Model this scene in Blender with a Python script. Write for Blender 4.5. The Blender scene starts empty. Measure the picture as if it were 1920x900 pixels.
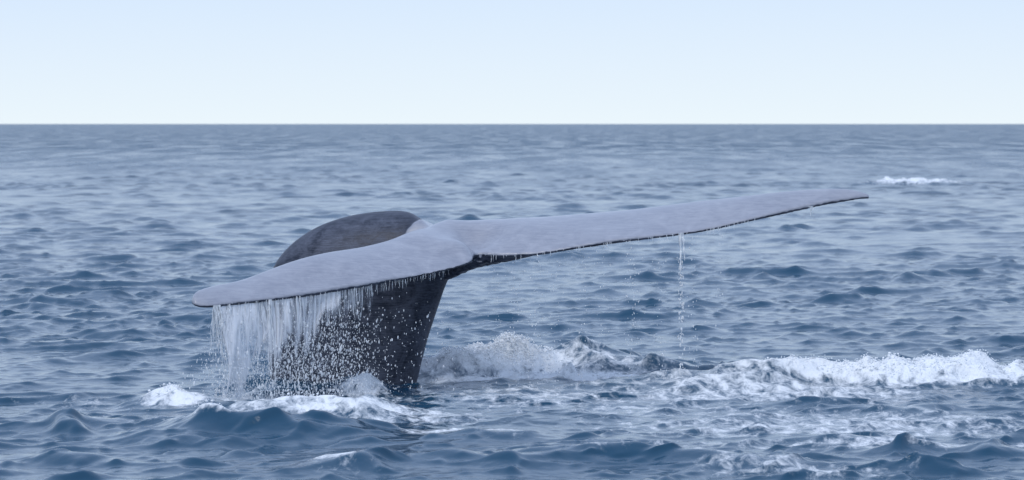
import bpy, bmesh, math, random
import numpy as np
from mathutils import Vector

# ------------------------------------------------------------------ camera, sky, sun, exposure
scene = bpy.context.scene
C = scene.collection
CAM_H = 2.38            # eye height above the mean sea level, on a small boat
F_PX = 6350.0           # focal length in pixels of a 1920 px wide frame (about 119 mm on full frame)
cam_data = bpy.data.cameras.new("camera")
cam_data.sensor_width = 36.0
cam_data.lens = 36.0 * F_PX / 1920.0
cam_data.shift_y = -218.0 / 1920.0
cam_data.clip_end = 60000.0
cam_data.clip_start = 0.1
cam_data.dof.use_dof = True
cam_data.dof.focus_distance = 30.0
cam_data.dof.aperture_fstop = 5.0
cam = bpy.data.objects.new("camera", cam_data)
cam.location = (0, 0, CAM_H)
cam.rotation_euler = (math.radians(90), 0, 0)
C.objects.link(cam)
scene.camera = cam

SUN_EL, SUN_AZ = math.radians(62), math.radians(-145)   # high, behind the boat's left shoulder
world = bpy.data.worlds.new("World")
scene.world = world
world.use_nodes = True
wn, wl = world.node_tree.nodes, world.node_tree.links
bg = wn["Background"]
sky = wn.new("ShaderNodeTexSky")
sky.sky_type = 'NISHITA'
sky.sun_disc = False
sky.sun_elevation = SUN_EL
sky.sun_rotation = SUN_AZ
sky.air_density = 1.0
sky.dust_density = 2.0
sky.ozone_density = 3.0
# thin high cloud and haze: a pale veil over the clear sky, whitest along the horizon all round
veil = wn.new("ShaderNodeMixRGB")
veil.inputs[0].default_value = 0.8
wco = wn.new("ShaderNodeTexCoord")
wsep = wn.new("ShaderNodeSeparateXYZ")
wl.new(wco.outputs["Generated"], wsep.inputs[0])
wr = wn.new("ShaderNodeValToRGB")
els = wr.color_ramp.elements
SKY_STOPS = [(0.0, (0.97, 1.08, 1.15)), (0.037, (0.76, 0.915, 1.125)), (0.12, (0.69, 0.845, 1.11)), (0.40, (0.61, 0.775, 1.11)), (1.0, (0.53, 0.705, 1.08))]
els[0].position, els[0].color = SKY_STOPS[0][0], (*SKY_STOPS[0][1], 1)
els[1].position, els[1].color = SKY_STOPS[-1][0], (*SKY_STOPS[-1][1], 1)
for p_, c_ in SKY_STOPS[1:-1]:
    e_ = els.new(p_); e_.color = (*c_, 1)
wl.new(wsep.outputs["Z"], wr.inputs[0])
gain = wn.new("ShaderNodeVectorMath"); gain.operation = 'SCALE'; gain.inputs["Scale"].default_value = 10.0
wl.new(wr.outputs[0], gain.inputs[0])
wl.new(gain.outputs[0], veil.inputs[2])
wl.new(sky.outputs[0], veil.inputs[1])
wl.new(veil.outputs[0], bg.inputs[0])
bg.inputs[1].default_value = 0.1

sun_data = bpy.data.lights.new("sun", 'SUN')
sun_data.energy = 1.5
sun_data.angle = math.radians(20)
sun_data.color = (1.0, 0.98, 0.95)
sun = bpy.data.objects.new("sun", sun_data)
sd = Vector((math.sin(SUN_AZ) * math.cos(SUN_EL), math.cos(SUN_AZ) * math.cos(SUN_EL), math.sin(SUN_EL)))
sun.rotation_euler = (-sd).to_track_quat('-Z', 'Y').to_euler()
sun.location = (0, 30, 40)
C.objects.link(sun)

scene.view_settings.view_transform = 'Standard'
scene.view_settings.look = 'None'
scene.view_settings.gamma = 1.0
scene.view_settings.exposure = 0.06
scene.view_settings.use_curve_mapping = False
scene.cycles.use_denoising = True
scene.cycles.max_bounces = 8
scene.cycles.transparent_max_bounces = 24

rng = np.random.default_rng(11)
random.seed(5)


# ------------------------------------------------------------------ helpers
def at(px, py, Y):
    """world point at distance Y that the photograph shows at (px, py)"""
    return np.array([(px - 960.0) * Y / F_PX, Y, CAM_H - (py - 232.0) * Y / F_PX])


def sm(a, b, x):
    t = np.clip((x - a) / (b - a), 0, 1)
    return t * t * (3 - 2 * t)


def fast_mesh(name, co, quads, smooth=True):
    me = bpy.data.meshes.new(name)
    n = quads.shape[1]
    me.vertices.add(len(co))
    me.vertices.foreach_set("co", np.ascontiguousarray(co, dtype=np.float32).ravel())
    me.loops.add(quads.size)
    me.loops.foreach_set("vertex_index", np.ascontiguousarray(quads, dtype=np.int32).ravel())
    me.polygons.add(len(quads))
    me.polygons.foreach_set("loop_start", np.arange(0, quads.size, n, dtype=np.int32))
    me.polygons.foreach_set("loop_total", np.full(len(quads), n, dtype=np.int32))
    me.update(calc_edges=True)
    if smooth:
        me.polygons.foreach_set("use_smooth", np.ones(len(quads), dtype=bool))
    return me


def grid_quads(nr, nc, wrap=False):
    r = np.arange(nr - 1)[:, None]
    c = np.arange(nc if wrap else nc - 1)[None, :]
    c2 = (c + 1) % nc
    a = r * nc + c
    b = r * nc + c2
    return np.stack([a, b, b + nc, a + nc], -1).reshape(-1, 4)


def tile_field(L, N, lmin, lmax, power, wind, spread, seed):
    """periodic random wave field: height and choppy offsets, rms height 1"""
    g = np.random.default_rng(seed)
    k1 = 2 * np.pi * np.fft.fftfreq(N, L / N)
    kx, ky = np.meshgrid(k1, k1, indexing='xy')
    k = np.hypot(kx, ky)
    k[0, 0] = 1e9
    lam = 2 * np.pi / k
    amp = k ** power
    amp *= sm(lmin * 0.8, lmin * 1.2, lam) * (1 - sm(lmax * 0.85, lmax * 1.3, lam))
    if spread > 0:
        cs = np.abs((kx * wind[0] + ky * wind[1]) / k)
        amp *= cs ** spread
    amp[0, 0] = 0
    H = amp * (g.standard_normal((N, N)) + 1j * g.standard_normal((N, N)))
    h = np.fft.ifft2(H)
    s = h.real.std()
    dx = np.fft.ifft2(1j * kx / k * H).real / s
    dy = np.fft.ifft2(1j * ky / k * H).real / s
    return (L, N, (h.real / s).astype(np.float32), dx.astype(np.float32), dy.astype(np.float32))


def sample(T, x, y, rot=0.0, off=(0, 0), chop=False):
    L, N, h, dx, dy = T
    c, s = math.cos(rot), math.sin(rot)
    u = (c * x + s * y + off[0]) / L * N
    v = (-s * x + c * y + off[1]) / L * N
    iu, iv = np.floor(u), np.floor(v)
    fu, fv = (u - iu).astype(np.float32), (v - iv).astype(np.float32)
    i0 = iu.astype(np.int64) % N
    j0 = iv.astype(np.int64) % N
    i1, j1 = (i0 + 1) % N, (j0 + 1) % N

    def bil(A):
        return (A[j0, i0] * (1 - fu) + A[j0, i1] * fu) * (1 - fv) + (A[j1, i0] * (1 - fu) + A[j1, i1] * fu) * fv
    if not chop:
        return bil(h)
    a, bx, by = bil(h), bil(dx), bil(dy)
    return a, c * bx - s * by, s * bx + c * by


# ------------------------------------------------------------------ materials
def new_mat(name):
    m = bpy.data.materials.new(name)
    m.use_nodes = True
    nt = m.node_tree
    return m, nt.nodes, nt.links, nt.nodes["Principled BSDF"]


def math_node(n, l, op, a, b=None, clamp=False):
    m = n.new("ShaderNodeMath")
    m.operation = op
    m.use_clamp = clamp
    for i, v in enumerate((a, b)):
        if v is None:
            continue
        if isinstance(v, (int, float)):
            m.inputs[i].default_value = v
        else:
            l.new(v, m.inputs[i])
    return m.outputs[0]


def noise_node(n, l, vec, scale, detail=4, rough=0.55, dist=0.0):
    t = n.new("ShaderNodeTexNoise")
    t.inputs["Scale"].default_value = scale
    t.inputs["Detail"].default_value = detail
    t.inputs["Roughness"].default_value = rough
    t.inputs["Distortion"].default_value = dist
    l.new(vec, t.inputs["Vector"])
    return t.outputs[0]


def map_range(n, l, v, a, b, c=0.0, d=1.0, smooth=True):
    m = n.new("ShaderNodeMapRange")
    m.interpolation_type = 'SMOOTHSTEP' if smooth else 'LINEAR'
    l.new(v, m.inputs[0])
    for i, x in zip((1, 2, 3, 4), (a, b, c, d)):
        m.inputs[i].default_value = x
    return m.outputs[0]


def scaled(n, l, vec, s):
    m = n.new("ShaderNodeMapping")
    m.inputs["Scale"].default_value = s
    l.new(vec, m.inputs[0])
    return m.outputs[0]


def sea_material():
    m, n, l, p = new_mat("sea_water")
    out = n["Material Output"]
    co = n.new("ShaderNodeTexCoord").outputs["Object"]
    foam_a = n.new("ShaderNodeAttribute"); foam_a.attribute_name = "foam"
    far_a = n.new("ShaderNodeAttribute"); far_a.attribute_name = "far"
    # small wind ripples, and (where the sheet is too coarse to carry them) the chop itself
    rip = noise_node(n, l, scaled(n, l, co, (1.0, 0.75, 1.0)), 6.0, 5, 0.55, 0.4)
    rip2 = noise_node(n, l, scaled(n, l, co, (1.0, 0.8, 1.0)), 1.1, 4, 0.55, 0.3)
    b2 = n.new("ShaderNodeBump"); b2.inputs["Distance"].default_value = 0.5
    l.new(rip2, b2.inputs["Height"])
    l.new(far_a.outputs["Fac"], b2.inputs["Strength"])
    b1 = n.new("ShaderNodeBump"); b1.inputs["Distance"].default_value = 0.012; b1.inputs["Strength"].default_value = 0.8
    l.new(rip, b1.inputs["Height"])
    l.new(b2.outputs[0], b1.inputs["Normal"])
    l.new(b1.outputs[0], p.inputs["Normal"])
    p.inputs["Base Color"].default_value = (0.014, 0.058, 0.106, 1)
    paws = noise_node(n, l, scaled(n, l, co, (0.26, 0.035, 1.0)), 1.0, 6, 0.72, 0.3)     # wind-roughened patches
    span = map_range(n, l, paws, 0.36, 0.64, 0.02, 0.36)
    l.new(math_node(n, l, 'ADD', 0.13, math_node(n, l, 'MULTIPLY', far_a.outputs["Fac"], span)), p.inputs["Roughness"])
    p.inputs["IOR"].default_value = 1.333
    # foam lying on the water
    fm = n.new("ShaderNodeBsdfPrincipled")
    fm.inputs["Base Color"].default_value = (0.78, 0.81, 0.84, 1)
    fm.inputs["Roughness"].default_value = 0.7
    fm.inputs["Subsurface Weight"].default_value = 0.0
    fb = n.new("ShaderNodeBump"); fb.inputs["Distance"].default_value = 0.03; fb.inputs["Strength"].default_value = 0.7
    fn = noise_node(n, l, co, 22.0, 4, 0.6, 0.5)
    l.new(fn, fb.inputs["Height"]); l.new(fb.outputs[0], fm.inputs["Normal"])
    n1 = noise_node(n, l, scaled(n, l, co, (1.0, 0.55, 1.0)), 8.5, 8, 0.68, 0.45)
    v = math_node(n, l, 'ADD', foam_a.outputs["Fac"], math_node(n, l, 'MULTIPLY', math_node(n, l, 'SUBTRACT', n1, 0.5), 1.6))
    fac = map_range(n, l, v, 0.22, 0.75)
    has = map_range(n, l, foam_a.outputs["Fac"], 0.02, 0.2)
    fac = math_node(n, l, 'MULTIPLY', fac, has)
    mix = n.new("ShaderNodeMixShader")
    l.new(fac, mix.inputs[0]); l.new(p.outputs[0], mix.inputs[1]); l.new(fm.outputs[0], mix.inputs[2])
    l.new(mix.outputs[0], out.inputs[0])
    return m


def skin_material():
    m, n, l, p = new_mat("whale_skin")
    co = n.new("ShaderNodeTexCoord").outputs["Object"]
    mott = noise_node(n, l, scaled(n, l, co, (1.0, 1.0, 0.8)), 5.5, 8, 0.72, 0.8)
    streak = noise_node(n, l, scaled(n, l, co, (1.6, 9.0, 30.0)), 3.0, 6, 0.68, 0.2)
    s = math_node(n, l, 'ADD', math_node(n, l, 'MULTIPLY', mott, 0.6), math_node(n, l, 'MULTIPLY', streak, 0.4))
    s2 = math_node(n, l, 'ADD', math_node(n, l, 'MULTIPLY', mott, 0.55), math_node(n, l, 'MULTIPLY', streak, 0.45))
    cols = []
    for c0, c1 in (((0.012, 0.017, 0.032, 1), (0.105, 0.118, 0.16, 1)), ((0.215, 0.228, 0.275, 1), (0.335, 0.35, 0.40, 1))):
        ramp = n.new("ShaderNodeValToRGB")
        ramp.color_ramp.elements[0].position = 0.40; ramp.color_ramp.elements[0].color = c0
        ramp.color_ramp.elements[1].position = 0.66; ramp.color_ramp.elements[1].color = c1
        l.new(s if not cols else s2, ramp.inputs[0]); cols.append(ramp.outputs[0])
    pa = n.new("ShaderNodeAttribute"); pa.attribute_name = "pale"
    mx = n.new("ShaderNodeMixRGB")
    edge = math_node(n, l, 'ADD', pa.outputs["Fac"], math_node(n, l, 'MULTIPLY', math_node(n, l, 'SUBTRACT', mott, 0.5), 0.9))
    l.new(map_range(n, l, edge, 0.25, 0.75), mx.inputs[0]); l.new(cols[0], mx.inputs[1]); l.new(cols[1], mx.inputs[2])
    l.new(mx.outputs[0], p.inputs["Base Color"])
    r = map_range(n, l, s, 0.35, 0.65, 0.36, 0.56)
    l.new(r, p.inputs["Roughness"])
    p.inputs["IOR"].default_value = 1.45
    pw = n.new("ShaderNodeAttribute"); pw.attribute_name = "pale"
    l.new(math_node(n, l, 'MULTIPLY', pw.outputs["Fac"], 0.8), p.inputs["Coat Weight"])
    l.new(map_range(n, l, pw.outputs["Fac"], 0.0, 1.0, 0.28, 0.55), p.inputs["Specular IOR Level"])
    p.inputs["Coat Roughness"].default_value = 0.18
    p.inputs["Coat IOR"].default_value = 1.33
    b = n.new("ShaderNodeBump"); b.inputs["Distance"].default_value = 0.010; b.inputs["Strength"].default_value = 0.35
    l.new(streak, b.inputs["Height"]); l.new(b.outputs[0], p.inputs["Normal"])
    return m


def drop_material():
    m, n, l, p = new_mat("falling_water")
    p.inputs["Base Color"].default_value = (0.93, 0.95, 0.97, 1)
    p.inputs["Roughness"].default_value = 0.08
    p.inputs["IOR"].default_value = 1.333
    p.inputs["Transmission Weight"].default_value = 0.4
    return m


def sheet_material():
    """thin aerated water film: streaky, half clear"""
    m, n, l, p = new_mat("water_film")
    out = n["Material Output"]
    co = n.new("ShaderNodeTexCoord").outputs["Object"]
    a = n.new("ShaderNodeAttribute"); a.attribute_name = "body"
    st = noise_node(n, l, scaled(n, l, co, (14.0, 2.0, 1.6)), 1.6, 5, 0.6, 0.6)
    p.inputs["Base Color"].default_value = (0.84, 0.86, 0.90, 1)
    p.inputs["Roughness"].default_value = 0.15
    p.inputs["IOR"].default_value = 1.333
    p.inputs["Transmission Weight"].default_value = 0.0
    tr = n.new("ShaderNodeBsdfTransparent")
    v = math_node(n, l, 'ADD', a.outputs["Fac"], math_node(n, l, 'MULTIPLY', math_node(n, l, 'SUBTRACT', st, 0.5), 2.2))
    fac = map_range(n, l, v, 0.15, 1.0, 0.0, 0.85)
    mix = n.new("ShaderNodeMixShader")
    l.new(fac, mix.inputs[0]); l.new(tr.outputs[0], mix.inputs[1]); l.new(p.outputs[0], mix.inputs[2])
    l.new(mix.outputs[0], out.inputs[0])
    return m


def foam_material():
    m, n, l, p = new_mat("foam_froth")
    p.inputs["Base Color"].default_value = (0.80, 0.83, 0.86, 1)
    p.inputs["Roughness"].default_value = 0.6
    return m


M_SEA, M_SKIN, M_DROP, M_FILM, M_FOAM = sea_material(), skin_material(), drop_material(), sheet_material(), foam_material()

# ------------------------------------------------------------------ the sea
WIND = (0.30, -0.95)
T_LONG = tile_field(61.0, 512, 2.2, 9.0, -2.2, WIND, 3.0, 1)
T_MID = tile_field(34.0, 1024, 0.55, 2.1, -2.2, WIND, 1.2, 2)
T_SHORT = tile_field(17.0, 1024, 0.11, 0.5, -2.0, WIND, 0.6, 3)
T_CHOP = tile_field(21.0, 1024, 0.32, 0.95, -2.0, WIND, 1.0, 12)
T_PATCH = tile_field(97.0, 512, 5.0, 40.0, -1.5, (0, 1), 0.0, 4)
T_WARP = tile_field(19.0, 256, 0.7, 4.0, -2.0, (0, 1), 0.0, 8)
T_BREAK = tile_field(13.0, 512, 0.18, 1.2, -1.9, (0, 1), 0.0, 9)
T_TURB = tile_field(9.0, 512, 0.08, 0.9, -1.7, (0, 1), 0.0, 6)
T_TURB2 = tile_field(11.0, 512, 0.05, 0.3, -1.5, (0, 1), 0.0, 7)

# waves the photograph shows one by one: X, Y, half length, half width, height, rotation, foam on the crest
RIDGES = [
    (0.50, 32.0, 1.30, 0.85, 0.24, 0.06, 0.46),    # heap of water behind the tail
    (-0.35, 31.7, 0.70, 0.40, 0.16, 0.25, 0.9),
    (3.6, 30.6, 1.9, 0.45, 0.25, 0.06, 0.78),       # breaking roller to the right
    (1.9, 30.0, 0.9, 0.35, 0.10, 0.15, 0.55),
    (-1.95, 25.7, 0.80, 0.58, 0.23, -0.12, 0.0),  # dark faced hump in front of the tail
    (-1.55, 27.2, 0.85, 0.40, 0.15, -0.05, 0.62),
    (-2.75, 28.6, 0.40, 0.35, 0.12, 0.1, 0.68),
    (-3.45, 26.2, 0.20, 0.28, 0.13, 0.2, 0.0),
    (0.30, 24.2, 0.32, 0.26, 0.08, 0.25, 0.0),
    (0.80, 24.0, 0.30, 0.26, 0.10, -0.2, 0.15),
    (-0.15, 25.6, 0.5, 0.3, 0.08, 0.1, 0.2),
    (-3.05, 23.8, 0.28, 0.24, 0.09, 0.4, 0.0),
    (-1.15, 22.9, 0.24, 0.24, 0.10, 0.3, 0.3),
    (1.6, 23.3, 0.45, 0.26, 0.08, -0.2, 0.4),
    (-1.22, 29.75, 0.22, 0.20, 0.13, 0.2, 0.8),    # water heaped against the stock
    (-1.0, 31.6, 0.4, 0.4, 0.06, 0.2, 0.8),
    (15.5, 131.0, 2.5, 1.0, 0.27, 0.0, 0.0),       # far whitecap
]


def sea_height(x, y, sp):
    """offsets (dx, dy, z) and foam at rest position x, y; sp = local row spacing"""
    wl_ = 1 - sm(0.7, 2.0, sp)
    wm_ = 1 - sm(0.25, 0.8, sp)
    ws_ = 1 - sm(0.06, 0.20, sp)
    gust = 1.0 + 0.28 * np.clip(sample(T_PATCH, x, y), -1.8, 1.8)
    a, ax, ay = sample(T_LONG, x, y, 0.0, (3, 7), True)
    b, bx, by = sample(T_MID, x, y, 0.12, (5, 2), True)
    b2, b2x, b2y = sample(T_MID, x, y, -0.5, (15, 21), True)
    c, cx, cy = sample(T_SHORT, x, y, 0.25, (1, 1), True)
    AL, AM, AS = 0.016, 0.0195 * gust, 0.0072 * gust
    def peaked(f):                                        # calm troughs, scattered steep crests
        return 0.30 * f + 1.0 * np.clip(f - 0.45, 0, 2.2) ** 1.35
    b, b2 = peaked(b), peaked(b2)
    c = 0.40 * c + 0.9 * np.clip(c - 0.4, 0, 2.5) ** 1.25
    e_, ex_, ey_ = sample(T_CHOP, x, y, 0.35, (4, 9), True)
    AE = 0.0200 * gust
    we_ = 1 - 0.35 * sm(0.035, 0.08, sp) - 0.65 * sm(0.09, 0.30, sp)
    z = AL * a * wl_ + AM * (b + 0.8 * b2) * wm_ + AS * c * ws_ + AE * (0.15 * e_ + 0.9 * np.clip(e_ - 0.5, 0, 2.2) ** 1.3) * we_
    dx = AL * ax * wl_ + AM * (bx + 0.6 * b2x) * wm_ + AS * cx * ws_ + 0.7 * AE * ex_ * we_
    dy = AL * ay * wl_ + AM * (by + 0.6 * b2y) * wm_ + AS * cy * ws_ + 0.7 * AE * ey_ * we_
    chop = 1.0
    foam = np.zeros_like(z)
    near = np.clip(1 - np.abs(y - 29) / 16, 0, 1) > 0
    xs = x + 0.10 * sample(T_WARP, x, y, 0.3)
    ys = y + 0.13 * sample(T_WARP, x, y, 1.3, (2, 3))
    for (X, Y, hl, hw, H, rot, fo) in RIDGES:
        cr, sr = math.cos(rot), math.sin(rot)
        far = Y > 100
        u = ((xs - X) * cr + (ys - Y) * sr) / hl
        v = (-(xs - X) * sr + (ys - Y) * cr) / hw
        prof = np.where(v < 0, np.exp(-np.abs(v * 1.25) ** 1.75), np.exp(-np.abs(v * 0.75) ** 1.6)) * np.clip(0.92 + 0.15 * sample(T_BREAK, x, y, 0.2 + X), 0.4, 1.4)
        g = prof * np.exp(-np.abs(u) ** 2.6)
        z = z + H * g
        dy = dy - 0.12 * H * g
        crest = np.exp(-np.abs(u) ** 3) * np.exp(-((v + 0.15) * 1.1) ** 2)
        foam = np.maximum(foam, fo * crest)
    # churned water: elongated patches
    for (X, Y, hl, hw, s) in [
        (-0.10, 31.75, 0.85, 0.55, 1.0), (0.3, 31.2, 1.2, 0.35, 0.75), (0.35, 31.0, 2.0, 0.30, 0.78), (-1.85, 25.80, 0.5, 0.12, 0.62), (-2.25, 25.75, 0.2, 0.15, 0.75),
        (0.2, 29.4, 1.6, 1.3, 0.40), (2.3, 29.6, 1.6, 1.0, 0.52), (3.6, 30.5, 1.9, 0.55, 0.76), (1.6, 30.2, 0.5, 0.5, 0.45),
        (-1.7, 29.0, 1.0, 0.7, 0.58), (-1.0, 27.6, 0.9, 0.5, 0.50), (-2.85, 28.7, 0.34, 0.4, 0.76), (-1.6, 27.5, 0.9, 0.35, 0.72), (-1.3, 26.9, 1.3, 0.6, 0.42), (-3.6, 28.6, 0.8, 0.8, 0.26),
        (2.6, 26.8, 2.4, 1.5, 0.42), (2.8, 24.9, 2.0, 0.5, 0.45), (1.9, 23.2, 0.9, 0.5, 0.40), (-0.4, 26.0, 0.6, 0.3, 0.55), (-0.7, 26.9, 0.6, 0.5, 0.48), (1.0, 28.2, 1.5, 0.8, 0.36), (0.75, 24.1, 0.4, 0.15, 0.45), (-1.3, 23.0, 0.25, 0.2, 0.5),
        (15.4, 131.6, 2.2, 1.6, 0.9), (-2.0, 26.3, 0.7, 0.3, 0.45), (-3.0, 26.9, 1.2, 0.5, 0.25)]:
        q = np.exp(-np.abs((xs - X) / hl) ** 2.4 - np.abs((ys - Y) / hw) ** 2.4)
        foam = np.maximum(foam, s * q)
    t1 = sample(T_TURB, x, y, 0.5)
    t2 = sample(T_TURB2, x, y, 0.9)
    fl = np.clip(foam, 0, 1)
    lum = np.abs(t1)
    fl = fl * sm(0.25, 0.85, fl)
    tz = fl * (0.026 * t1 + 0.060 * (1 - lum) * fl + 0.006 * t2 * fl)
    z = z + tz * np.where(y > 100, 1.6, 1.0)
    return dx * chop, dy * chop, z, foam


def build_sea():
    # rows: fine where the tail stands, coarser towards the horizon
    ys, y = [], 2.0
    while y < 26000:
        if y < 20: d = 0.25
        elif y < 22: d = 0.08
        elif y < 33.2: d = 0.032
        elif y < 45: d = 0.05 + (y - 33.2) * 0.002
        elif y < 100: d = 0.075 + (y - 45) * 0.0035
        elif y < 300: d = 0.24 + (y - 100) * 0.0028
        else: d = 0.8 * (y / 300.0) ** 2.0
        ys.append(y); y += d
    ys.append(30000.0)
    ys = np.array(ys)
    inner = np.linspace(-0.168, 0.168, 570)
    side = 0.168 * np.exp(np.linspace(0, math.log(1.6 / 0.168), 100))[1:]
    tx = np.concatenate([-side[::-1], inner, side])
    Y = np.repeat(ys[:, None], len(tx), 1)
    X = ys[:, None] * tx[None, :]
    sp = np.repeat(np.gradient(ys)[:, None], len(tx), 1)
    colsp = np.abs(np.gradient(tx))[None, :] * ys[:, None]
    spx = np.maximum(sp, colsp * 0.8)
    dx, dy, z, foam = sea_height(X, Y, spx)
    co = np.stack([X + dx, Y + dy, z], -1).reshape(-1, 3)
    me = fast_mesh("sea", co, grid_quads(len(ys), len(tx)))
    at_f = me.attributes.new("foam", 'FLOAT', 'POINT')
    at_f.data.foreach_set("value", foam.astype(np.float32).ravel())
    far = 0.9 * sm(-0.75, 0.15, np.log10(np.maximum(spx, 1e-3)))
    at_d = me.attributes.new("far", 'FLOAT', 'POINT')
    at_d.data.foreach_set("value", far.astype(np.float32).ravel())
    me.materials.append(M_SEA)
    o = bpy.data.objects.new("sea", me)
    o["kind"] = "structure"
    o["label"] = "choppy blue sea with white foam around the whale tail"
    C.objects.link(o)
    print("sea rows", len(ys), "cols", len(tx), "quads", len(ys) * len(tx))
    return co, foam.ravel(), len(ys), len(tx)


SEA_CO, SEA_FOAM, _, _ = build_sea()


def sea_z(x, y):
    sp = np.full(np.shape(x), 0.03)
    return sea_height(np.asarray(x, float), np.asarray(y, float), sp)[2]


# ------------------------------------------------------------------ the whale's tail
def spline(pts, n):
    """Catmull-Rom through rows of numbers, even in index"""
    P = np.asarray(pts, float)
    P = np.vstack([2 * P[0] - P[1], P, 2 * P[-1] - P[-2]])
    m = len(P) - 3
    out = []
    for t in np.linspace(0, m - 1e-9, n):
        i = int(t); f = t - i
        p0, p1, p2, p3 = P[i:i + 4]
        out.append(0.5 * ((2 * p1) + (p2 - p0) * f + (2 * p0 - 5 * p1 + 4 * p2 - p3) * f * f + (3 * p1 - p0 - 3 * p2 + p3) * f ** 3))
    return np.array(out)


# sections from the near tip over the root to the far tip:
# leading edge (px, py, distance), trailing edge (px, py, distance), thickness in m
FLUKE = [
    ((360, 561, 28.64), (364, 572, 28.58), 0.034),
    ((366, 553, 28.75), (382, 575, 28.58), 0.060),
    ((392, 545, 28.90), (412, 573, 28.62), 0.066),
    ((445, 533, 29.12), (465, 567, 28.74), 0.075),
    ((500, 513, 29.35), (530, 560, 28.88), 0.090),
    ((560, 493, 29.58), (600, 550, 29.05), 0.105),
    ((620, 476, 29.80), (670, 538, 29.22), 0.120),
    ((680, 465, 30.02), (735, 526, 29.40), 0.135),
    ((730, 453, 30.25), (790, 515, 29.58), 0.150),
    ((770, 438, 30.50), (835, 505, 29.74), 0.165),
    ((797, 435, 30.70), (866, 497, 29.87), 0.175),
    ((815, 430, 30.84), (884, 489, 29.97), 0.175),
    ((832, 426, 30.92), (891, 480, 30.22), 0.170),
    ((852, 426, 30.96), (908, 478, 30.22), 0.165),
    ((880, 425, 30.98), (945, 480, 30.16), 0.160),
    ((930, 421, 31.00), (1000, 477, 30.12), 0.150),
    ((1000, 414, 31.00), (1070, 466, 30.12), 0.135),
    ((1090, 404, 31.00), (1150, 454, 30.16), 0.120),
    ((1190, 395, 30.98), (1240, 443, 30.22), 0.105),
    ((1290, 384, 30.94), (1330, 430, 30.28), 0.090),
    ((1380, 374, 30.88), (1410, 412, 30.34), 0.078),
    ((1460, 364, 30.82), (1480, 397, 30.42), 0.065),
    ((1530, 359, 30.76), (1540, 384, 30.48), 0.055),
    ((1585, 358, 30.70), (1588, 376, 30.54), 0.045),
    ((1615, 363, 30.66), (1616, 372, 30.58), 0.032),
    ((1630, 368, 30.63), (1631, 371, 30.60), 0.022),
]
# tail stock: back (px, py, distance), belly (px, py, distance), half thickness across
STOCK = [
    ((520, 900, 30.95), (752, 900, 30.95), 0.46),
    ((512, 800, 30.95), (764, 800, 30.95), 0.45),
    ((507, 720, 30.95), (781, 720, 30.95), 0.43),
    ((503, 640, 30.97), (801, 640, 30.95), 0.41),
    ((503, 570, 31.00), (822, 575, 30.92), 0.38),
    ((509, 510, 31.05), (838, 530, 30.86), 0.35),
    ((540, 464, 31.08), (850, 512, 30.78), 0.32),
    ((592, 427, 31.10), (860, 503, 30.70), 0.28),
    ((655, 405, 31.10), (868, 498, 30.62), 0.24),
    ((722, 396, 31.08), (874, 494, 30.56), 0.20),
    ((770, 399, 31.02), (879, 490, 30.50), 0.16),
    ((804, 424, 30.90), (884, 486, 30.46), 0.12),
    ((822, 438, 30.78), (888, 482, 30.42), 0.08),
]


def build_fluke():
    rows = []
    for Lp, Tp, th in FLUKE:
        rows.append(np.concatenate([at(*Lp), at(*Tp), [th]]))
    R = spline(rows, 170)
    K = 28
    u = np.linspace(0, 1, K)
    # blunt front, thin back
    prof = 2.96 * (0.2969 * np.sqrt(u) - 0.1260 * u - 0.3516 * u ** 2 + 0.2843 * u ** 3 - 0.1015 * u ** 4) / 0.6 * 1.0
    prof = prof / prof.max() * 0.5
    prof = np.maximum(prof, 0.10 * (1 - u) ** 0.2 * 0 + 0.0)
    out = []
    for i in range(len(R)):
        Lp, Tp, th = R[i, :3], R[i, 3:6], R[i, 6]
        j0, j1 = max(i - 1, 0), min(i + 1, len(R) - 1)
        mid = lambda j: 0.5 * (R[j, :3] + R[j, 3:6])
        span = mid(j1) - mid(j0)
        ch = Tp - Lp
        nrm = np.cross(ch, span); nrm /= np.linalg.norm(nrm) + 1e-9
        if nrm[2] < 0: nrm = -nrm
        edge = 0.030 * min(1.0, 0.2 + th / 0.09)
        rough = 0.006 * math.sin(i * 1.7) + 0.005 * math.sin(i * 0.61 + 1) + 0.004 * rng.standard_normal()
        camber = 0.10 * th * np.sin(np.pi * u)
        base = Lp[None] + ch[None] * u[:, None] * (1 + rough * 0.5)
        up = base + nrm[None] * (prof * th * 0.72 + edge * 0.5 * sm(0, 0.1, u) + camber)[:, None]
        lo = base - nrm[None] * (prof * th * 1.2 + edge * 0.5 * sm(0, 0.1, u) - camber)[:, None]
        out.append(np.vstack([up, lo[::-1]]))
    co = np.array(out)
    nr, nc = co.shape[:2]
    q = grid_quads(nr, nc, wrap=True)
    v = co.reshape(-1, 3).tolist()
    f = q.tolist()
    f.append(list(range(nc))[::-1])
    f.append(list(range((nr - 1) * nc, nr * nc)))
    return v, f


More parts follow.
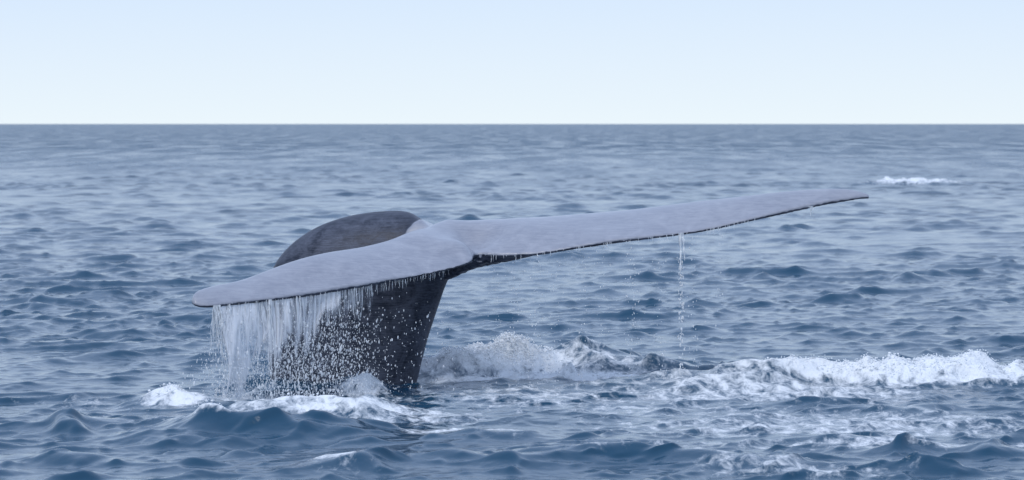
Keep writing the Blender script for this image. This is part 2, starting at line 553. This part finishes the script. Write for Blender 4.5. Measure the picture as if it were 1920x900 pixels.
def build_stock():
    rows = []
    for D, B, ht in STOCK:
        rows.append(np.concatenate([at(*D), at(*B), [ht]]))
    R = spline(rows, 70)
    K = 48
    a = np.linspace(0, 2 * np.pi, K, endpoint=False)
    out = []
    for i in range(len(R)):
        D, B, ht = R[i, :3], R[i, 3:6], R[i, 6]
        c = 0.5 * (D + B)
        half = 0.5 * (D - B)
        j0, j1 = max(i - 1, 0), min(i + 1, len(R) - 1)
        ax = 0.5 * ((R[j1, :3] + R[j1, 3:6]) - (R[j0, :3] + R[j0, 3:6]))
        side = np.array([0.10, 1.0, 0.0])
        side = side - half * np.dot(side, half) / np.dot(half, half)
        side /= np.linalg.norm(side)
        cs, sn = np.cos(a), np.sin(a)
        # sharp back and belly keels, flatter flanks
        pc = np.sign(cs) * np.abs(cs) ** 1.0
        ps = np.sign(sn) * np.abs(sn) ** 1.15
        out.append(c[None] + half[None] * pc[:, None] + side[None] * (ht * ps)[:, None])
    co = np.array(out)
    nr, nc = co.shape[:2]
    v = co.reshape(-1, 3).tolist()
    f = grid_quads(nr, nc, wrap=True).tolist()
    f.append(list(range(nc))[::-1])
    f.append(list(range((nr - 1) * nc, nr * nc)))
    return v, f


def build_keel():
    """fleshy belly keel that fairs the stock into the underside of the far fluke"""
    R = spline([np.append(at(*p), r) for p, r in [((838, 520, 30.75), 0.03), ((856, 506, 30.60), 0.06), ((890, 489, 30.42), 0.068),
               ((925, 484, 30.34), 0.055), ((965, 481, 30.28), 0.035), ((1010, 475, 30.24), 0.012)]], 40)
    a = np.linspace(0, 2 * np.pi, 20, endpoint=False)
    out = []
    for i in range(len(R)):
        g = 1 + 0.10 * np.random.default_rng(i).standard_normal(20)
        r = R[i, 3] * g
        out.append(np.stack([R[i, 0] + 0 * a, R[i, 1] + 2.2 * r * np.cos(a), R[i, 2] + r * np.sin(a)], -1))
    co = np.array(out)
    f = grid_quads(40, 20, wrap=True).tolist()
    f.append(list(range(20))[::-1]); f.append(list(range(39 * 20, 40 * 20)))
    return co.reshape(-1, 3).tolist(), f


def build_whale():
    v1, f1 = build_fluke()
    v2, f2 = build_stock()
    v3, f3 = build_keel()
    n1, n2 = len(v1), len(v1) + len(v2)
    me = bpy.data.meshes.new("whale_raw")
    me.from_pydata(v1 + v2 + v3, [], f1 + [[i + n1 for i in f] for f in f2] + [[i + n2 for i in f] for f in f3])
    bm = bmesh.new(); bm.from_mesh(me)
    bmesh.ops.recalc_face_normals(bm, faces=bm.faces)
    bm.to_mesh(me); bm.free()
    tmp = bpy.data.objects.new("whale_raw", me)
    C.objects.link(tmp)
    r = tmp.modifiers.new("remesh", 'REMESH'); r.mode = 'VOXEL'; r.voxel_size = 0.013; r.use_smooth_shade = True
    s = tmp.modifiers.new("smooth", 'SMOOTH'); s.factor = 0.5; s.iterations = 6
    dg = bpy.context.evaluated_depsgraph_get()
    me2 = bpy.data.meshes.new_from_object(tmp.evaluated_get(dg))
    bpy.data.objects.remove(tmp); bpy.data.meshes.remove(me)
    me2.name = "whale"
    cv = np.empty(len(me2.vertices) * 3, np.float32); me2.vertices.foreach_get("co", cv); cv = cv.reshape(-1, 3)
    d_f = np.full(len(cv), 9.0)
    mids = spline([np.concatenate([at(*L_), at(*T_)]) for L_, T_, _ in FLUKE], 64)
    for u_ in np.linspace(0, 1, 15):
        P_ = mids[:, :3] * (1 - u_) + mids[:, 3:] * u_
        for k_ in range(64):
            d_f = np.minimum(d_f, np.sum((cv - P_[k_]) ** 2, 1))
    nv = np.empty(len(me2.vertices) * 3, np.float32); me2.vertex_normals.foreach_get("vector", nv); nv = nv.reshape(-1, 3)
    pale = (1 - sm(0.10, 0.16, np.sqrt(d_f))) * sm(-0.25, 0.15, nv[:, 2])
    # dimple at the root of the flukes, full inner corner of the near lobe, raised crest line
    for (px_, py_, Y_, r_, dz_) in ((892, 448, 30.50, 0.19, -0.10), (850, 474, 30.15, 0.17, 0.045), (835, 425, 30.85, 0.10, 0.004)):
        P_ = at(px_, py_, Y_)
        g_ = np.exp(-np.sum((cv - P_) ** 2, 1) / r_ ** 2)
        cv[:, 2] += dz_ * g_ * sm(-0.2, 0.3, nv[:, 2])
    cv[:, 2] += 0.010 * sample(T_WARP, cv[:, 0], cv[:, 1] * 1.6, 0.4) * sm(-0.2, 0.3, nv[:, 2]) * pale
    me2.vertices.foreach_set("co", cv.ravel()); me2.update()
    at_ = me2.attributes.new("pale", 'FLOAT', 'POINT')
    at_.data.foreach_set("value", pale.astype(np.float32))
    me2.materials.clear(); me2.materials.append(M_SKIN)
    me2.polygons.foreach_set("use_smooth", np.ones(len(me2.polygons), dtype=bool))
    o = bpy.data.objects.new("whale", me2)
    o["label"] = "diving whale with grey tail flukes spread above the sea, shedding water"
    o["category"] = "whale"
    C.objects.link(o)
    print("whale faces", len(me2.polygons))
    return o


whale = build_whale()

# ------------------------------------------------------------------ water running off the flukes
EDGE = spline([at(*T) for _, T, _ in FLUKE], 600)          # trailing edge, near tip to far tip
EDGE_PX = EDGE[:, 0] / EDGE[:, 1] * F_PX + 960


def edge_at(px):
    i = int(np.argmin(np.abs(EDGE_PX - px)))
    return EDGE[i]


def ico():
    bm = bmesh.new()
    bmesh.ops.create_icosphere(bm, subdivisions=1, radius=1.0)
    v = np.array([p.co[:] for p in bm.verts]); f = np.array([[q.index for q in t.verts] for t in bm.faces])
    bm.free()
    bm = bmesh.new()
    bmesh.ops.create_icosphere(bm, subdivisions=2, radius=1.0)
    v2 = np.array([p.co[:] for p in bm.verts]); f2 = np.array([[q.index for q in t.verts] for t in bm.faces])
    bm.free()
    return (v, f), (v2, f2)


ICO1, ICO2 = ico()


def blobs(pos, rad, stretch, shape=ICO1, jitter=0.0):
    v, f = shape
    n = len(pos)
    sc = np.stack([rad, rad, rad * stretch], -1)
    V = v[None] * sc[:, None, :]
    if jitter:
        V = V * (1 + jitter * rng.standard_normal((n, len(v), 1)))
    V = V + np.asarray(pos)[:, None, :]
    Fc = f[None] + (np.arange(n) * len(v))[:, None, None]
    return V.reshape(-1, 3), Fc.reshape(-1, 3)


def link_mesh(name, V, F, mat, **props):
    me = fast_mesh(name, V, F)
    me.materials.append(mat)
    o = bpy.data.objects.new(name, me)
    for k, v in props.items():
        o[k] = v
    C.objects.link(o)
    return o


def strand(p0, length, r0, drift, seed, seg=None):
    """one thread of falling water, beaded and thinning"""
    g = np.random.default_rng(seed)
    seg = seg or max(6, int(length / 0.02))
    t = np.linspace(0, 1, seg)
    z = p0[2] - length * t
    wob = np.cumsum(g.standard_normal(seg)) * 0.0012
    drift = drift * min(1.0, length / 0.35)
    x = p0[0] + drift * t + wob
    y = p0[1] + 0.3 * drift * t + np.cumsum(g.standard_normal(seg)) * 0.001
    bead = 1 + 0.45 * np.convolve(g.standard_normal(seg), np.ones(2) / 2, 'same')
    r = r0 * np.clip(bead, 0.35, 2.2) * (1 - 0.55 * t)
    r[0] = r0 * 1.2; r[-1] *= 0.3
    K = 6
    a = np.linspace(0, 2 * np.pi, K, endpoint=False)
    V = np.stack([x[:, None] + r[:, None] * np.cos(a), y[:, None] + r[:, None] * np.sin(a), np.repeat(z[:, None], K, 1)], -1).reshape(-1, 3)
    q = grid_quads(seg, K, wrap=True)
    F = np.vstack([q[:, [0, 1, 2]], q[:, [0, 2, 3]]])
    return V, F


def join(parts):
    Vs, Fs, n = [], [], 0
    for V, F in parts:
        Vs.append(V); Fs.append(F + n); n += len(V)
    return np.vstack(Vs), np.vstack(Fs)


def build_curtain():
    # the film of water hanging under the near fluke
    films = []
    nx, nz = 110, 70
    body = []
    for layer, (p0, p1, yo, zb) in enumerate([(400, 640, 0.02, 0.0), (470, 700, 0.10, 0.05)]):
        V = np.zeros((nz, nx, 3)); B = np.zeros((nz, nx))
        g = np.random.default_rng(20 + layer)
        ph = g.uniform(0, 6.28, 12)
        for i, s in enumerate(np.linspace(0, 1, nx)):
            px = p0 + (p1 - p0) * s
            e = edge_at(px)
            reach = (0.80 - 0.60 * s ** 1.1) if layer == 0 else (0.55 - 0.36 * s)
            reach *= 1 + 0.18 * math.sin(9 * s + ph[0]) + 0.14 * math.sin(23 * s + ph[1]) + 0.12 * math.sin(41 * s + ph[2])
            t = np.linspace(0, 1, nz)
            pinch = 0.13 * np.sin(np.pi * np.clip(t * 0.95, 0, 1)) * (1 - s) ** 2 * (1 if layer == 0 else 0)
            V[:, i, 0] = e[0] + pinch + 0.02 * t * math.sin(17 * s + ph[3])
            V[:, i, 1] = e[1] + yo + 0.03 * np.sin(13 * s + 3 * t + ph[4]) * t
            V[:, i, 2] = e[2] + 0.004 - reach * t - zb * t
            B[:, i] = (0.80 - 0.34 * s - 1.1 * np.clip(t - 0.6, 0, 1) - (0.12 if layer else 0)) * np.where(t > 0.995, 0, 1)
        films.append((V.reshape(-1, 3), grid_quads(nz, nx)))
        body.append(B.ravel())
    V, F = join(films)
    o = link_mesh("water_curtain", V, F, M_FILM, kind="stuff",
                  label="thin white curtain of water pouring off the drooping near fluke")
    a = o.data.attributes.new("body", 'FLOAT', 'POINT')
    a.data.foreach_set("value", np.concatenate(body).astype(np.float32))
    so = o.modifiers.new("thickness", 'SOLIDIFY'); so.thickness = 0.004

    # threads along the near trailing edge
    parts = []
    for i in range(340):
        s = random.random() ** 1.35
        px = 400 + 440 * s
        e = edge_at(px).copy()
        e[1] += random.uniform(0.0, 0.10); e[2] += 0.006
        L = random.uniform(0.05, 0.40) * (1.2 - 0.8 * s)
        if px > 680: L *= 0.5
        parts.append(strand(e, L, random.uniform(0.0012, 0.0040) * (1.1 - 0.4 * s), random.uniform(-0.03, 0.03), 100 + i))
    # the bright outer rim of the curtain
    for i in range(9):
        e = edge_at(401 + i * 1.5).copy(); e[2] += 0.006
        parts.append(strand(e, random.uniform(0.42, 0.66), 0.005, 0.10 + 0.02 * random.random(), 400 + i))
    for px, L, r in ((505, 0.68, .008), (508, 0.72, .007), (556, 0.30, .006), (563, 0.33, .005), (460, .5, .005), (430, .5, .005), (480, .45, .004)):
        e = edge_at(px).copy(); e[2] += 0.006
        parts.append(strand(e, L, r, 0.02, int(px)))
    V, F = join(parts)
    link_mesh("water_threads", V, F, M_DROP, kind="stuff",
              label="fine threads of water dripping from the near fluke edge")

    # drops falling below the near fluke
    pos, rad, st = [], [], []
    n = 0
    while n < 7000:
        s = random.random()
        px = 400 + 440 * s
        dens = 1.0 if px < 620 else max(0.06, 1.0 - (px - 620) / 110.0)
        if random.random() > dens: continue
        e = edge_at(px)
        f = random.random() ** 0.75
        if px < 560 and f < 0.5 and random.random() < 0.5: continue
        if px > 560 and f < 0.25 + 0.0 * s and random.random() < 0.6: continue
        z = e[2] * (1 - f) + 0.02
        spread = 0.03 + 0.12 * f
        pos.append((e[0] + random.gauss(0, spread), e[1] + random.gauss(0.04, 0.10), z))
        rad.append(min(0.010, max(0.0014, random.lognormvariate(math.log(0.0027), 0.50)))); st.append(random.uniform(1.0, 3.2))
        n += 1
    # scattered drops under the far fluke, gathered in columns
    cols = [930, 965, 1000, 1012, 1045, 1090, 1130, 1180, 1188, 1240, 1300, 1350]
    for px in cols:
        e = edge_at(px)
        for k in range(random.randint(26, 60)):
            f = random.random()
            pos.append((e[0] + random.gauss(0, 0.03), e[1] + random.gauss(0, 0.05), e[2] * (1 - f)))
            rad.append(random.uniform(0.002, 0.0055)); st.append(random.uniform(1.0, 2.6))
    for k in range(110):
        px = random.uniform(900, 1320)
        e = edge_at(px); f = random.random()
        pos.append((e[0], e[1] + random.gauss(0, 0.1), e[2] * (1 - f)))
        rad.append(random.uniform(0.002, 0.005)); st.append(random.uniform(1.0, 2.0))
    e = edge_at(1276)
    for k in range(120):
        f = 0.14 + 0.86 * random.random() ** 1.6
        pos.append((e[0] + random.gauss(0, 0.014), e[1] + random.gauss(0, 0.02), e[2] * (1 - f)))
        rad.append(random.uniform(0.003, 0.008)); st.append(random.uniform(1.0, 3.0))
    V, F = blobs(np.array(pos), np.array(rad), np.array(st), ICO1)
    link_mesh("falling_drops", V, F, M_DROP, kind="stuff", label="glittering drops of water raining from the raised flukes")

    # streams that can be told apart under the far fluke
    for px, L, r, lab in [
        (1276, 0.36, 0.011, "long bright stream of water falling from the middle of the far fluke"),
        (1521, 0.09, 0.008, "short faint trickle of water dripping close to the far fluke tip")]:
        e = edge_at(px).copy(); e[2] += 0.008
        ps = [strand(e + np.array([dxx, 0, 0]), L * q, r, 0.02 * sgn, int(px * 3 + 10 * q)) for dxx, q, sgn in ((0, 1, -1), (0.012, 0.7, 1), (-0.02, 0.25, 1))]
        V, F = join(ps)
        link_mesh("water_stream", V, F, M_DROP, label=lab, category="water stream")
    ps = []
    for i in range(60):
        px = random.uniform(905, 1420)
        e = edge_at(px).copy(); e[2] += 0.006
        ps.append(strand(e, random.uniform(0.01, 0.07), random.uniform(0.002, 0.0045), 0.0, 700 + i))
    V, F = join(ps)
    link_mesh("water_drips", V, F, M_DROP, kind="stuff", label="short drips of water along the far fluke edge")


build_curtain()


# ------------------------------------------------------------------ froth thrown up on the foam crests
def build_froth():
    y, f = SEA_CO[:, 1], SEA_FOAM
    idx = np.where((f > 0.62) & (y < 40) & (np.abs(SEA_CO[:, 0]) < 6))[0]
    w = (f[idx] - 0.55) ** 2 * (0.03 + np.clip(SEA_CO[idx, 2], 0, 1) ** 1.5) 
    pick = rng.choice(idx, size=6500, p=w / w.sum())
    P = SEA_CO[pick].copy()
    P[:, 0] += rng.normal(0, 0.02, len(P)); P[:, 1] += rng.normal(0, 0.03, len(P))
    r = np.clip(rng.lognormal(math.log(0.0048), 0.45, len(P)), 0.002, 0.014)
    P[:, 2] += r * 0.3 + np.abs(rng.normal(0, 0.012, len(P)))
    V, F = blobs(P, r, np.full(len(P), 0.8), ICO1, 0.10)
    link_mesh("sea_froth", V, F, M_FOAM, kind="stuff", label="white lumpy froth heaped on the breaking crests around the tail")


build_froth()
